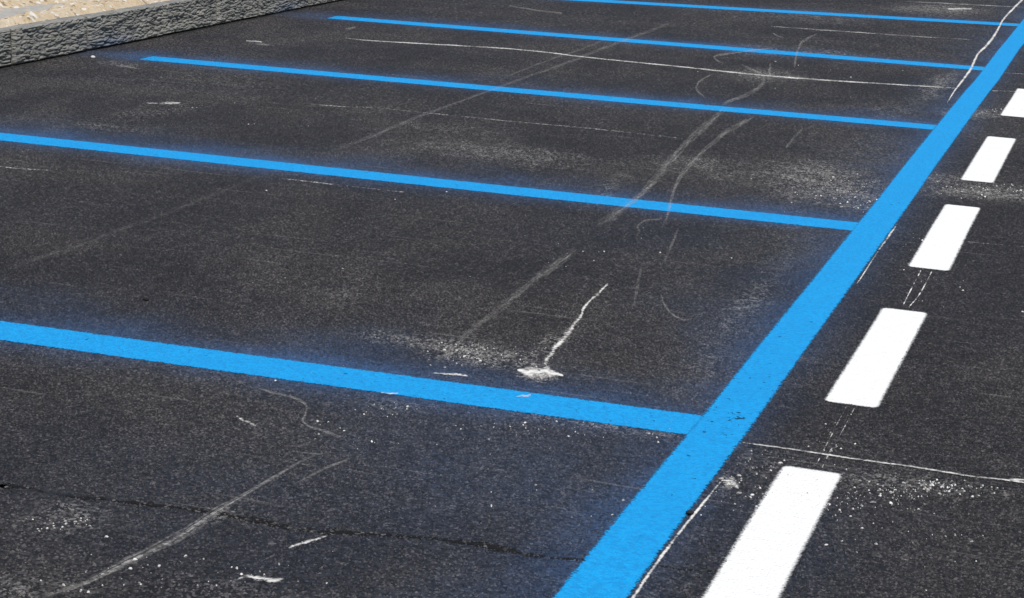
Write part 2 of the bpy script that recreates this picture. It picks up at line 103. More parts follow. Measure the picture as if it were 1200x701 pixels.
class N:
    """tiny node-graph builder"""
    def __init__(s, name):
        s.mat = bpy.data.materials.new(name); s.mat.use_nodes = True
        s.t = s.mat.node_tree; s.t.nodes.clear()
        s.out = s.t.nodes.new('ShaderNodeOutputMaterial')
    def put(s, sock, v):
        if isinstance(v, bpy.types.NodeSocket): s.t.links.new(v, sock)
        elif v is not None: sock.default_value = v
    def node(s, kind, **k):
        n = s.t.nodes.new(kind)
        for a, b in k.items(): setattr(n, a, b)
        return n
    def math(s, op, a, b=None, c=None, clamp=False):
        n = s.node('ShaderNodeMath', operation=op, use_clamp=clamp)
        for i, v in enumerate((a, b, c)): s.put(n.inputs[i], v)
        return n.outputs[0]
    def ramp(s, v, lo, hi, smooth=True, a=0.0, b=1.0):
        n = s.node('ShaderNodeMapRange', interpolation_type='SMOOTHSTEP' if smooth else 'LINEAR')
        s.put(n.inputs[0], v); s.put(n.inputs[1], lo); s.put(n.inputs[2], hi)
        n.inputs[3].default_value = a; n.inputs[4].default_value = b
        return n.outputs[0]
    def mix(s, f, a, b, blend='MIX'):
        n = s.node('ShaderNodeMix', data_type='RGBA', blend_type=blend)
        s.put(n.inputs[0], f)
        for i, v in ((6, a), (7, b)):
            if isinstance(v, tuple) and len(v) == 3: v = (*v, 1)
            s.put(n.inputs[i], v)
        return n.outputs[2]
    def attr(s, name):
        n = s.node('ShaderNodeAttribute', attribute_name=name); return n.outputs['Fac']
    def pos(s, scale=(1, 1, 1)):
        g = s.node('ShaderNodeNewGeometry')
        m = s.node('ShaderNodeMapping'); m.inputs['Scale'].default_value = scale
        s.t.links.new(g.outputs['Position'], m.inputs['Vector'])
        return m.outputs[0]
    def noise(s, vec, scale, detail=2.0, rough=0.5, dist=0.0, dims='3D'):
        n = s.node('ShaderNodeTexNoise', noise_dimensions=dims)
        s.put(n.inputs['Vector'], vec); n.inputs['Scale'].default_value = scale
        n.inputs['Detail'].default_value = detail; n.inputs['Roughness'].default_value = rough
        n.inputs['Distortion'].default_value = dist
        return n.outputs['Fac']
    def vor(s, vec, scale, feature='F1', dims='2D', rand=1.0):
        n = s.node('ShaderNodeTexVoronoi', voronoi_dimensions=dims, feature=feature)
        s.put(n.inputs['Vector'], vec); n.inputs['Scale'].default_value = scale
        n.inputs['Randomness'].default_value = rand
        return n
    def rgb2v(s, c):
        n = s.node('ShaderNodeSeparateColor'); s.put(n.inputs[0], c); return n.outputs
    def bump(s, h, strength, dist):
        n = s.node('ShaderNodeBump'); n.inputs['Strength'].default_value = strength
        n.inputs['Distance'].default_value = dist; s.put(n.inputs['Height'], h); return n.outputs[0]
    def bsdf(s, col, rough=0.7, normal=None, spec=0.5):
        n = s.node('ShaderNodeBsdfPrincipled')
        if isinstance(col, tuple): col = (*col[:3], 1)
        s.put(n.inputs['Base Color'], col); s.put(n.inputs['Roughness'], rough)
        s.put(n.inputs['Specular IOR Level'], spec)
        if normal is not None: s.put(n.inputs['Normal'], normal)
        return n.outputs[0]
    def fade(s, shader, alpha):
        t = s.node('ShaderNodeBsdfTransparent'); m = s.node('ShaderNodeMixShader')
        s.put(m.inputs[0], alpha); s.t.links.new(t.outputs[0], m.inputs[1]); s.t.links.new(shader, m.inputs[2])
        return m.outputs[0]
    def done(s, shader):
        s.t.links.new(shader, s.out.inputs[0]); return s.mat

def grains(n):
    """aggregate of the asphalt: returns (per-stone random value, stone relief, coarse random)"""
    p = n.pos()
    warp = n.node('ShaderNodeVectorMath', operation='MULTIPLY_ADD')
    wn = n.node('ShaderNodeTexNoise', noise_dimensions='2D'); n.t.links.new(p, wn.inputs['Vector'])
    wn.inputs['Scale'].default_value = 90
    n.t.links.new(wn.outputs['Color'], warp.inputs[0]); warp.inputs[1].default_value = (0.006, 0.006, 0)
    n.t.links.new(p, warp.inputs[2])
    v1 = n.vor(warp.outputs[0], 135); v2 = n.vor(warp.outputs[0], 62)
    r1 = n.rgb2v(v1.outputs['Color'])[0]; r2 = n.rgb2v(v2.outputs['Color'])[1]
    relief = n.math('SUBTRACT', 1.0, n.math('MULTIPLY', v1.outputs['Distance'], 1.2))
    return r1, relief, r2, p

# ------------------------------------------------------------------ materials
def asphalt_material():
    n = N('asphalt')
    r1, relief, r2, p = grains(n)
    fine = n.noise(p, 260, 2, .6, dims='2D')
    mid = n.noise(p, 38, 3, .6, dims='2D')
    big = n.noise(p, 1.1, 4, .6, .4, dims='2D')
    streak = n.noise(n.pos((1.1, 0.35, 1)), 3.2, 3, .6, dims='2D')
    # grain contrast
    tone_at = n.attr('tone')                       # loose-standing stones carry their own value; the binder has 0
    is_stone = n.ramp(tone_at, .005, .01)
    r1 = n.math('ADD', n.math('MULTIPLY', r1, n.math('SUBTRACT', 1.0, is_stone)), n.math('MULTIPLY', tone_at, is_stone))
    g = n.math('POWER', r1, 1.6)
    g = n.math('MULTIPLY_ADD', g, 1.25, 0.38)
    g = n.math('MULTIPLY', g, n.math('MULTIPLY_ADD', r2, 0.55, 0.72))
    g = n.math('MULTIPLY', g, n.math('MULTIPLY_ADD', mid, .7, 0.65))
    g = n.math('MULTIPLY', g, n.math('MULTIPLY_ADD', fine, 0.4, 0.8))
    g = n.math('MULTIPLY', g, n.math('MULTIPLY_ADD', is_stone, .80, .52))
    tone = n.math('MULTIPLY', n.ramp(big, .3, .72, a=.80, b=1.22), n.ramp(streak, .3, .7, a=.88, b=1.12))
    v = n.math('MULTIPLY', n.math('MULTIPLY', g, tone), 1.0)
    dark = n.mix(n.ramp(big, .35, .65), (0.0345, 0.0318, 0.0345), (0.0390, 0.0356, 0.0348))
    vc = n.node('ShaderNodeCombineColor')
    for i in range(3): n.put(vc.inputs[i], v)
    base = n.mix(1.0, dark, vc.outputs[0], 'MULTIPLY')
    # a few pale stones in the mix
    pale = n.ramp(r1, .965, .985)
    base = n.mix(n.math('MULTIPLY', n.math('MULTIPLY', pale, .55), n.ramp(r2, .3, .8)), base, (0.16, 0.155, 0.145))
    # blue overspray sitting on the stones
    mist = n.attr('mist')
    mf = n.math('MULTIPLY', mist, n.math('MULTIPLY_ADD', n.math('MULTIPLY', r1, mid), 1.7, .42), clamp=True)
    base = n.mix(n.math('MULTIPLY', mf, .85), base, (0.033, 0.086, 0.20))
    # stone dust ground into the surface, caught by the raised grains
    dust = n.attr('dust')
    cl = n.noise(p, 17, 3, .65, .6, dims='2D')
    gm = n.math('MULTIPLY_ADD', n.math('MULTIPLY', r1, n.math('ADD', mid, .35)), 1.25, n.math('MULTIPLY', cl, .55))
    df = n.ramp(n.math('ADD', n.math('MULTIPLY', dust, .80), n.math('MULTIPLY', gm, .62)), .58, 1.55)
    df = n.math('MULTIPLY', df, n.ramp(dust, .02, .3))
    # hairline drag marks
    for ang, sc, th, am in ((1.35, 5.0, .70, .16), (-.25, 4.0, .72, .14), (.9, 6.5, .74, .12)):
        g0 = n.node('ShaderNodeNewGeometry')
        mp = n.node('ShaderNodeMapping'); mp.inputs['Rotation'].default_value = (0, 0, ang); mp.inputs['Scale'].default_value = (1, 26, 1)
        n.t.links.new(g0.outputs['Position'], mp.inputs['Vector'])
        s1 = n.noise(mp.outputs[0], sc * .35, 2, .55, .25, dims='2D')
        df = n.math('MAXIMUM', df, n.math('MULTIPLY', n.ramp(s1, th, th + .1), n.math('MULTIPLY_ADD', mid, am, am * .4)))
    base = n.mix(df, base, (0.40, 0.385, 0.36))
    h = n.math('ADD', n.math('MULTIPLY', relief, .8), n.math('MULTIPLY', fine, .35))
    h = n.math('ADD', h, n.math('MULTIPLY', mid, .8))
    nor = n.bump(h, .55, .0035)
    return n.done(n.bsdf(base, n.ramp(r1, 0, 1, False, .6, .85), nor, .32))

def paint_material(name, col, soft, amp, darkcol, rough):
    n = N(name)
    r1, relief, r2, p = grains(n)
    mid = n.noise(p, 38, 3, .6, dims='2D')
    fine = n.noise(p, 230, 2, .6, dims='2D')
    big = n.noise(p, 5, 3, .6, dims='2D')
    e = n.attr('edge'); wear = n.attr('wear')
    nz = n.math('SUBTRACT', n.math('MULTIPLY_ADD', relief, .5, n.math('MULTIPLY', mid, .7)), .62)
    d = n.math('MULTIPLY_ADD', nz, amp, e)
    alpha = n.ramp(d, -soft, soft)
    # pin holes where the roller missed the hollows between stones
    hole = n.math('ADD', n.math('MULTIPLY', r1, .6), n.math('MULTIPLY', mid, .9))
    pin = n.ramp(n.math('SUBTRACT', hole, n.math('MULTIPLY_ADD', wear, .66, .10)), .0, .16)
    alpha = n.math('MULTIPLY', alpha, n.math('MULTIPLY_ADD', pin, .9, .1))
    thin = n.math('MULTIPLY', n.ramp(n.math('MULTIPLY', fine, n.math('ADD', r1, .35)), .2, .62), n.ramp(big, .25, .7, a=.7, b=1.0))
    c = n.mix(thin, darkcol, col)
    h = n.math('ADD', n.math('MULTIPLY', relief, .7), n.math('MULTIPLY', mid, .8))
    nor = n.bump(h, .7, .003)
    return n.done(n.fade(n.bsdf(c, rough, nor, .25), alpha))

def drag(n):
    """noise drawn out along the stroke: u in metres, v across"""
    u, v = n.attr('along'), n.attr('across')
    c = n.node('ShaderNodeCombineXYZ'); n.put(c.inputs[0], n.math('MULTIPLY', u, 5.0)); n.put(c.inputs[1], n.math('MULTIPLY', v, 3.6)); n.put(c.inputs[2], n.attr('seed'))
    return n.noise(c.outputs[0], 1.0, 3, .6)

def chalk_material():
    n = N('white_chalk')
    r1, relief, r2, p = grains(n)
    mid = n.noise(p, 75, 3, .65, dims='2D'); run = n.noise(p, 9, 3, .6, dims='2D')
    a = n.attr('amount')
    t = n.math('ADD', n.math('MULTIPLY', r1, .34), n.math('MULTIPLY', mid, .85))
    t = n.math('ADD', t, n.math('MULTIPLY', run, .50))
    f = n.ramp(n.math('ADD', a, n.math('MULTIPLY', n.math('SUBTRACT', t, .86), 1.15)), .30, 1.20)
    f = n.math('MULTIPLY', f, n.ramp(a, .0, .25))
    return n.done(n.fade(n.bsdf((0.70, 0.685, 0.65), .9, None, .2), f))

def scuff_material():
    n = N('pale_scuff')
    r1, relief, r2, p = grains(n)
    mid = n.noise(p, 60, 3, .65, dims='2D'); d = drag(n)
    a = n.attr('amount')
    g = n.math('ADD', n.math('MULTIPLY', r1, .45), n.math('MULTIPLY', mid, 1.0))
    f = n.math('MULTIPLY', a, n.ramp(d, .36, .70, a=.10, b=1.15))
    f = n.math('MULTIPLY', f, n.ramp(g, .45, 1.15, a=.18, b=.95))
    f = n.math('MULTIPLY', f, n.ramp(a, .0, .25))
    return n.done(n.fade(n.bsdf((0.47, 0.455, 0.43), .9, None, .2), f))

def seam_material():
    n = N('open_seam')
    r1, relief, r2, p = grains(n)
    a = n.attr('amount')
    mid = n.noise(p, 42, 4, .75, .6, dims='2D'); big = n.noise(p, 9, 2, .5, dims='2D')
    t = n.math('ADD', n.math('MULTIPLY', r1, .10), n.math('ADD', n.math('MULTIPLY', mid, 1.75), n.math('MULTIPLY', big, .7)))
    f = n.ramp(n.math('ADD', a, n.math('MULTIPLY', n.math('SUBTRACT', t, 1.27), 1.5)), .55, .95)
    f = n.math('MULTIPLY', f, n.ramp(a, 0, .3))
    c = n.mix(n.ramp(r1, .86, .97), (0.012, 0.0118, 0.0122), (0.12, 0.118, 0.108))
    return n.done(n.fade(n.bsdf(c, .95, None, .1), f))

def stone_material():
    n = N('kerb_basalt')
    p = n.pos()
    big = n.noise(p, 9, 4, .6); fine = n.noise(p, 140, 3, .65); lay = n.noise(n.pos((1, .35, 1.6)), 45, 3, .6)
    c = n.mix(n.ramp(big, .3, .7), (0.185, 0.184, 0.170), (0.275, 0.266, 0.240))
    c = n.mix(n.ramp(lay, .55, .72), c, (0.34, 0.335, 0.305))
    c = n.mix(n.ramp(lay, .40, .30), c, (0.10, 0.10, 0.10))
    c = n.mix(n.ramp(fine, .62, .75), c, (0.10, 0.10, 0.098))
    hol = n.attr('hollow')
    c = n.mix(n.math('MULTIPLY', hol, .6), c, (0.045, 0.044, 0.042))      # colour darkened in the pits of the face
    c = n.mix(n.math('MULTIPLY', n.attr('mist'), n.ramp(fine, .25, .7)), c, (0.03, 0.085, 0.21))
    nor = n.bump(n.math('ADD', fine, lay), .8, .006)
    return n.done(n.bsdf(c, .85, nor, .25))

def joint_material():
    n = N('dark_mortar')
    return n.done(n.bsdf((0.02, 0.02, 0.021), .95, None, .1))

def sand_material():
    n = N('dry_sand')
    p = n.pos()
    big = n.noise(p, 6, 4, .6); mid = n.noise(p, 42, 5, .75, .5); fine = n.noise(p, 230, 2, .6)
    c = n.mix(n.ramp(big, .3, .7), (0.49, 0.385, 0.25), (0.57, 0.485, 0.365))
    c = n.mix(n.ramp(mid, .60, .74), c, (0.66, 0.60, 0.50))
    c = n.mix(n.ramp(mid, .46, .30), c, (0.34, 0.235, 0.135))
    v = n.vor(p, 48, dims='3D'); r = n.rgb2v(v.outputs['Color'])[0]
    c = n.mix(n.ramp(r, .80, .86), c, n.mix(n.ramp(r, .9, .92), (0.24, 0.185, 0.12), (0.62, 0.60, 0.55)))
    nor = n.bump(n.math('ADD', mid, n.math('MULTIPLY', fine, .4)), .8, .012)
    return n.done(n.bsdf(c, .95, nor, .15))

def concrete_material():
    n = N('grey_concrete')
    p = n.pos()
    a = n.noise(p, 7, 4, .6); b = n.noise(p, 120, 3, .6)
    c = n.mix(n.ramp(a, .3, .7), (0.27, 0.268, 0.26), (0.36, 0.355, 0.335))
    c = n.mix(n.ramp(b, .6, .75), c, (0.2, 0.2, 0.2))
    s = n.noise(n.pos((1, .6, 1)), 26, 4, .7)
    c = n.mix(n.ramp(s, .46, .72, a=.12, b=.9), c, (0.50, 0.43, 0.33))
    return n.done(n.bsdf(c, .85, n.bump(b, .4, .003), .25))

def chip_material(name, c1, c2):
    n = N(name)
    f = n.noise(n.pos(), 60, 2, .6)
    return n.done(n.bsdf(n.mix(n.ramp(f, .35, .65), c1, c2), .85, None, .25))

M_ASPH = asphalt_material()
M_BLUE = paint_material('blue_road_paint', (0.005, 0.322, 0.70), .0045, .015, (0.005, 0.240, 0.57), .55)
M_WHITE = paint_material('white_road_paint', (0.84, 0.84, 0.82), .0060, .008, (0.74, 0.74, 0.72), .6)
M_CHALK = chalk_material(); M_SCUFF = scuff_material(); M_SEAM = seam_material()
M_STONE = stone_material(); M_JOINT = joint_material(); M_SAND = sand_material(); M_CONC = concrete_material()
M_CHIP = chip_material('white_grit', (0.26, 0.255, 0.24), (0.74, 0.73, 0.70))
M_PEB = chip_material('pale_pebble', (0.5, 0.49, 0.46), (0.7, 0.69, 0.66))
M_TAR = chip_material('black_tar', (0.012, 0.012, 0.013), (0.02, 0.02, 0.022))

# ------------------------------------------------------------------ layout in metres
BAY = [  # near-left point and right end of the far edge of each bay line
    ((-4.545, -0.101), (0.012, 0.003)),
    ((-4.55, 2.534), (0.012, 2.590)),
    ((-4.46, 5.129), (0.012, 5.202)),
    ((-4.47, 7.749), (0.012, 7.806)),
    ((-4.56, 10.03), (0.012, 10.783)),
]
BAY_W = [.166, .160, .165, .19, .21]
EDGE_X0, EDGE_X1 = 0.0, 0.131
KX = -4.865                                  # kerb face

# ------------------------------------------------------------------ ground: one sheet out to the horizon
def axis(fine0, fine1, step, far0, far1):
    a = list(np.arange(fine0, fine1 + 1e-6, step)); s = step; x = a[-1]
    while x < far1: s *= 1.35; x += s; a.append(x)
    s = step; x = a[0]; b = []
    while x > far0: s *= 1.35; x -= s; b.append(x)
    return np.array(b[::-1] + a)
gx = axis(-5.0, 1.8, .025, -420, 420); gy = axis(-1.9, 13.2, .03, -420, 420)
X, Y = np.meshgrid(gx, gy, indexing='ij')
def vnoise(X, Y, s, seed):
    """value noise, vectorised"""
    r = np.random.default_rng(seed).random((257, 257))
    u, v = X / s, Y / s
    i, j = np.floor(u).astype(int), np.floor(v).astype(int)
    fu, fv = u - i, v - j; fu = fu * fu * (3 - 2 * fu); fv = fv * fv * (3 - 2 * fv)
    g = lambda a, b: r[a % 257, b % 257]
    return (g(i, j) * (1 - fu) + g(i + 1, j) * fu) * (1 - fv) + (g(i, j + 1) * (1 - fu) + g(i + 1, j + 1) * fu) * fv
wob = vnoise(X, Y, .35, 3) * .6 + vnoise(X, Y, .12, 4) * .4
mist = np.zeros_like(X)
for k, ((xa, ya), (xb, yb)) in enumerate(BAY):
    d = Y - (ya + (X - xa) * (yb - ya) / (xb - xa))            # + = far side
    near = -(d + BAY_W[k])
    end = np.clip((xa - X) / .26, 0, None)                     # the gun runs on past the end of the line
    side = np.where(X < .1, 1.0, np.exp(-np.clip(X - .1, 0, 9) / .05))
    up = .86 * np.exp(-np.clip(d, 0, None) / (.085 + .10 * wob)) * (d > -BAY_W[k] - .0)
    dn = .62 * np.exp(-np.clip(near, 0, None) / (.05 + .05 * wob))
    m = np.where(d > -BAY_W[k] / 2, up, dn) * np.exp(-end ** 2 * .8) * side
    mist = np.maximum(mist, m * (.42 + 1.2 * wob * (.4 + vnoise(X, Y, .9, 8))))
dl = EDGE_X0 - X; dr = X - EDGE_X1
mist = np.maximum(mist, np.where(dl > -.06, .60 * np.exp(-np.clip(dl, 0, None) / (.07 + .12 * wob)), .35 * np.exp(-np.clip(dr, 0, None) / .06)) * (.5 + .8 * wob))
# a thin veil of drifted spray in the front bay and by the second corner
def blob(cx, cy, ux, uy, vx, vy, pw=2.0):
    det = ux * vy - uy * vx
    a = ((X - cx) * vy - (Y - cy) * vx) / det; b = (-(X - cx) * uy + (Y - cy) * ux) / det
    return np.exp(-(a * a + b * b) ** (pw / 2) * .9)
mist = np.maximum(mist, .20 * blob(-.28, -.65, .55, 0, 0, .5) * (.5 + wob))
mist = np.maximum(mist, .08 * blob(-.5, 2.2, .55, 0, 0, .5) * (.5 + wob))
mist = np.maximum(mist, .13 * blob(-.6, -.95, .6, 0, 0, .4) * (.4 + wob))
mist = np.maximum(mist, .09 * blob(.3, -.7, .25, 0, 0, .5) * (.4 + wob))
dust = np.zeros_like(X)
for cx, cy, ux, uy, vx, vy, s in DUST: dust = np.maximum(dust, s * blob(cx, cy, ux, uy, vx, vy))
dust = .74 * dust * (.65 + .7 * vnoise(X, Y, .06, 9)) + .10 * vnoise(X, Y, .8, 12) * vnoise(X, Y, .25, 13)
DASH = [(-1.36, -.283), (.268, 1.330), (1.945, 3.130), (3.715, 4.99), (5.74, 6.89)]
DASH_X, DASH_W = .267, .137
def on_paint(x, y, m=0.0):
    hit = (x > EDGE_X0 - m) & (x < EDGE_X1 + m) & (y > -2.4) & (y < 14.5)
    for k, ((xa, ya), (xb, yb)) in enumerate(BAY):
        d = y - (ya + (x - xa) * (yb - ya) / (xb - xa))
        hit |= (d < m) & (d > -BAY_W[k] - m) & (x > xa - m) & (x < xb)
    for y0, y1 in DASH: hit |= (x > DASH_X - m) & (x < DASH_X + DASH_W + m) & (y > y0 - m) & (y < y1 + m)
    return hit
def sample(F, x, y):
    i = np.clip(np.searchsorted(gx, x) - 1, 0, len(gx) - 2); j = np.clip(np.searchsorted(gy, y) - 1, 0, len(gy) - 2)
    u = (x - gx[i]) / (gx[i + 1] - gx[i]); v = (y - gy[j]) / (gy[j + 1] - gy[j])
    return (F[i, j] * (1 - u) + F[i + 1, j] * u) * (1 - v) + (F[i, j + 1] * (1 - u) + F[i + 1, j + 1] * u) * v
# the sheet itself
V = [np.stack([X.ravel(), Y.ravel(), np.zeros(X.size)], 1)]
nxg, nyg = len(gx), len(gy)
ii, jj = np.meshgrid(np.arange(nxg - 1), np.arange(nyg - 1), indexing='ij')
q = (ii * nyg + jj).ravel(); Q = np.stack([q, q + nyg, q + nyg + 1, q + 1], 1)
A_m, A_d, A_t = [mist.ravel()], [dust.ravel()], [np.zeros(X.size)]
# stones of the wearing course standing proud of the binder (coarser spacing farther out)
T = []; base_i = X.size
for y0, y1, sp in ((-2.3, 1.0, .0088), (1.0, 4.0, .0108), (4.0, 8.0, .0150), (8.0, 13.2, .0230)):
    xs = np.arange(-4.83, 2.2, sp); ys = np.arange(y0, y1, sp)
    cx, cy = np.meshgrid(xs, ys, indexing='ij'); cx = cx.ravel() + rng.uniform(-.5, .5, cx.size) * sp; cy = cy.ravel() + rng.uniform(-.5, .5, cy.size) * sp
    keep = ~on_paint(cx, cy, -.001)
    keep &= rng.random(cx.size) < .88
    ysm = np.interp(cx, np.array(SEAM)[:, 0], np.array(SEAM)[:, 1])
    keep &= np.abs(cy - ysm) > np.where(cx > .0, -1, .0005) + .010 * vnoise(cx, cy, .03, 70) * vnoise(cx, cy, .25, 71) * 2
    cx, cy = cx[keep], cy[keep]; m = cx.size
    r = sp * (.30 + .34 * rng.random(m)); h = (1.3 if y1 < 2 else 1.1 if y1 < 5 else 1.0) * np.minimum(.0042, (.0009 + .0026 * rng.random(m) ** 1.2) * (sp / .0086) ** .2)
    ph = rng.random(m) * 6.283
    ring = []
    for k in range(4):
        a = ph + k * 1.5708 + rng.uniform(-.45, .45, m); rr = r * rng.uniform(.75, 1.2, m)
        ring.append(np.stack([cx + np.cos(a) * rr, cy + np.sin(a) * rr, np.full(m, -.0004)], 1))
    ring.append(np.stack([cx + r * rng.uniform(-.35, .35, m), cy + r * rng.uniform(-.35, .35, m), h], 1))
    V.append(np.stack(ring, 1).reshape(-1, 3))
    b0 = base_i + np.arange(m) * 5
    for k in range(4): T.append(np.stack([b0 + k, b0 + (k + 1) % 4, b0 + 4], 1))
    base_i += m * 5
    tn = np.clip(.5 + (rng.random(m) - .5) * ((.86) if y1 < 2 else .7 if y1 < 5 else .6), .02, 1)
    for lst, F in ((A_m, sample(mist, cx, cy)), (A_d, sample(dust, cx, cy)), (A_t, tn)): lst.append(np.repeat(F, 5))
V = np.concatenate(V).astype(np.float32); T = np.concatenate(T)
me = bpy.data.meshes.new('ground'); me.vertices.add(len(V)); me.vertices.foreach_set('co', V.ravel())
me.loops.add(Q.size + T.size); me.loops.foreach_set('vertex_index', np.concatenate([Q.ravel(), T.ravel()]).astype(np.int32))
me.polygons.add(len(Q) + len(T))
me.polygons.foreach_set('loop_start', np.concatenate([np.arange(len(Q)) * 4, Q.size + np.arange(len(T)) * 3]).astype(np.int32))
me.update(calc_edges=True); me.materials.append(M_ASPH)
me.polygons.foreach_set('use_smooth', [False] * len(me.polygons))
ground = bpy.data.objects.new('ground', me); COL.objects.link(ground)
attr(ground, 'mist', np.concatenate(A_m)); attr(ground, 'dust', np.concatenate(A_d)); attr(ground, 'tone', np.concatenate(A_t))
tag(ground, kind='structure')

# ------------------------------------------------------------------ painted lines
def smin(a, b): return np.minimum(a, b)
def painted(name, p0, p1, width, z, mat, step, cross, m=.02, radius=0.0, wear=None, bend=0.0):
    """a stripe whose far/left edge runs p0->p1; the body lies to the right of that direction"""
    p0 = np.array(p0, float); p1 = np.array(p1, float); L = np.linalg.norm(p1 - p0); t = (p1 - p0) / L; nrm = np.array([t[1], -t[0]])
    us = np.concatenate([[-m], np.linspace(0, L, max(2, int(L / step))), [L + m]])
    us = np.unique(np.concatenate([us, np.linspace(-m, m * 2, 9), np.linspace(L - m * 2, L + m, 9)]))
    vs_ = np.unique(np.concatenate([np.linspace(-m, m, 7), np.linspace(0, width, cross), np.linspace(width - m, width + m, 7)]))
    U, V = np.meshgrid(us, vs_, indexing='ij')
    wav = (vnoise(U, U * 0 + p0[1] * 7, .8, 21) - .5) * .008
    q = np.abs(np.stack([U - L / 2, V + wav - width / 2])) - np.array([L / 2 - radius, width / 2 - radius])[:, None, None]
    sdf = np.sqrt(np.clip(q[0], 0, None) ** 2 + np.clip(q[1], 0, None) ** 2) + np.minimum(np.maximum(q[0], q[1]), 0) - radius
    P = p0[None, None] + U[..., None] * t + V[..., None] * nrm
    ob = link(name, np.concatenate([P.reshape(-1, 2), np.full((P.shape[0] * P.shape[1], 1), z)], 1).tolist(), grid_faces(len(us), len(vs_)), mat)
    if ob.data.polygons[0].normal.z < 0: ob.data.flip_normals()
    attr(ob, 'edge', np.clip(-sdf, -.05, .05))
    w = np.zeros(U.shape) if wear is None else wear(P[..., 0], P[..., 1])
    attr(ob, 'wear', w)
    return ob
BAY_LABEL = [
    'nearest and widest-looking blue bay line on the dark asphalt, dusty white splash beside it',
    'second nearest blue bay line, ending at the wide blue line beside the third dash',
    'blue bay line third from the front, its left end stopping short of the kerb',
    'blue bay line fourth from the front, just beyond the longest thin white chalk line',
    'farthest blue bay line at the top of the photo, crossed by the wavy white streak',
]
def bay_wear(k):
    def f(x, y):
        w = .16 * vnoise(x, y, .3, 40 + k) + .10
        w += .25 * np.exp(-((x + 4.5) / .2) ** 2)
        return w
    return f
for k, (a, b) in enumerate(BAY):
    o = painted('bay_line', a, b, BAY_W[k], .0014, M_BLUE, .05, 12, wear=bay_wear(k), radius=.02)
    tag(o, BAY_LABEL[k], 'painted line', 'blue lines between the parking bays')
sx = np.array(SEAM)
def edge_wear(x, y):
    w = .13 * vnoise(x, y, .25, 31) + .08
    ys = np.interp(x, sx[:, 0], sx[:, 1])
    w += .42 * np.exp(-((y - ys) / .02) ** 2) * vnoise(x, y, .04, 33)
    w += .42 * np.exp(-(((x - .09) / .03) ** 2 + ((y - .02) / .05) ** 2))
    w += .25 * np.exp(-((y + .35) / .2) ** 2) * vnoise(x, y, .06, 34)
    w += .22 * np.exp(-((y - .25) / .25) ** 2) * vnoise(x, y, .06, 35)
    return w
o = painted('edge_line', (EDGE_X0, -2.4), (EDGE_X0, 14.5), EDGE_X1 - EDGE_X0, .0024, M_BLUE, .04, 14, wear=edge_wear)
tag(o, 'wide blue edge line running away along the open ends of the bays', 'painted line')
DASH_LABEL = [
    'nearest white dash, cut off by the bottom edge of the photo',
    'second nearest white dash, beside the wide blue line and above the chalk line',
    'third white dash from the front, with twin dotted lines at its near end',
    'fourth white dash from the front, with white grit scattered at its near end',
    'farthest white dash, cut off by the right edge of the photo',
]
def dash_wear(x, y): return .05 + .2 * np.exp(-(((x - .34) / .06) ** 2 + ((y + 1.0) / .05) ** 2)) * vnoise(x, y, .02, 51)
for (y0, y1), lb in zip(DASH, DASH_LABEL):
    o = painted('lane_dash', (.267, y0), (.268, y1), .137, .0018, M_WHITE, .02, 16, m=.02, radius=.018, wear=dash_wear)
    tag(o, lb, 'painted dash', 'white dashes beside the wide blue line')

# ------------------------------------------------------------------ chalk lines, scuffs and the seam in the asphalt
def catmull(P, per=8):
    P = np.array(P, float); Q = np.vstack([2 * P[0] - P[1], P, 2 * P[-1] - P[-2]]); out = []
    for i in range(1, len(Q) - 2):
        for t in np.linspace(0, 1, per, endpoint=False):
            out.append(.5 * ((2 * Q[i]) + (-Q[i-1] + Q[i+1]) * t + (2*Q[i-1] - 5*Q[i] + 4*Q[i+1] - Q[i+2]) * t*t + (-Q[i-1] + 3*Q[i] - 3*Q[i+1] + Q[i+2]) * t**3))
    out.append(P[-1]); return np.array(out)
def ribbon(name, LR, strength, z, mat, soft, widen=1.0, jitter=0.0, seed=0, gaps=.28):
    S = catmull(LR, 10); A, B = S[:, :2], S[:, 2:]; C = (A + B) / 2; H = (B - A) / 2 * widen
    n = len(S); K = 9; vs = []; am = []; au = []; av = []
    seg = np.concatenate([[0], np.cumsum(np.linalg.norm(np.diff(C, axis=0), axis=1))]); L = seg[-1]
    for i in range(n):
        s = seg[i]; jit = jitter * (noise.noise((s * 14, seed * 3.1, 0)) + .6 * noise.noise((s * 45, seed * 1.7, 4)))
        e = min(1, (.25 if gaps < .3 else .65) + min(s, L - s) / max(.02, .12 * L))
        gap = 1 + gaps * (noise.noise((s * 8, seed * 5.3, 2)) + (noise.noise((s * 34, seed * 5.3, 9)) * 2 if gaps > .5 else 0))
        for j in range(K):
            v = -1 + 2 * j / (K - 1); q = C[i] + H[i] * (v + jit)
            vs.append((q[0], q[1], z))
            au.append(s); av.append(v)
            am.append(strength * e * gap * max(0, 1 - abs(v) ** soft))
    ob = link(name, vs, grid_faces(n, K), mat)
    if ob.data.polygons[0].normal.z < 0: ob.data.flip_normals()
    attr(ob, 'amount', am); attr(ob, 'along', au); attr(ob, 'across', av); attr(ob, 'seed', [seed * 2.37] * len(am)); return ob
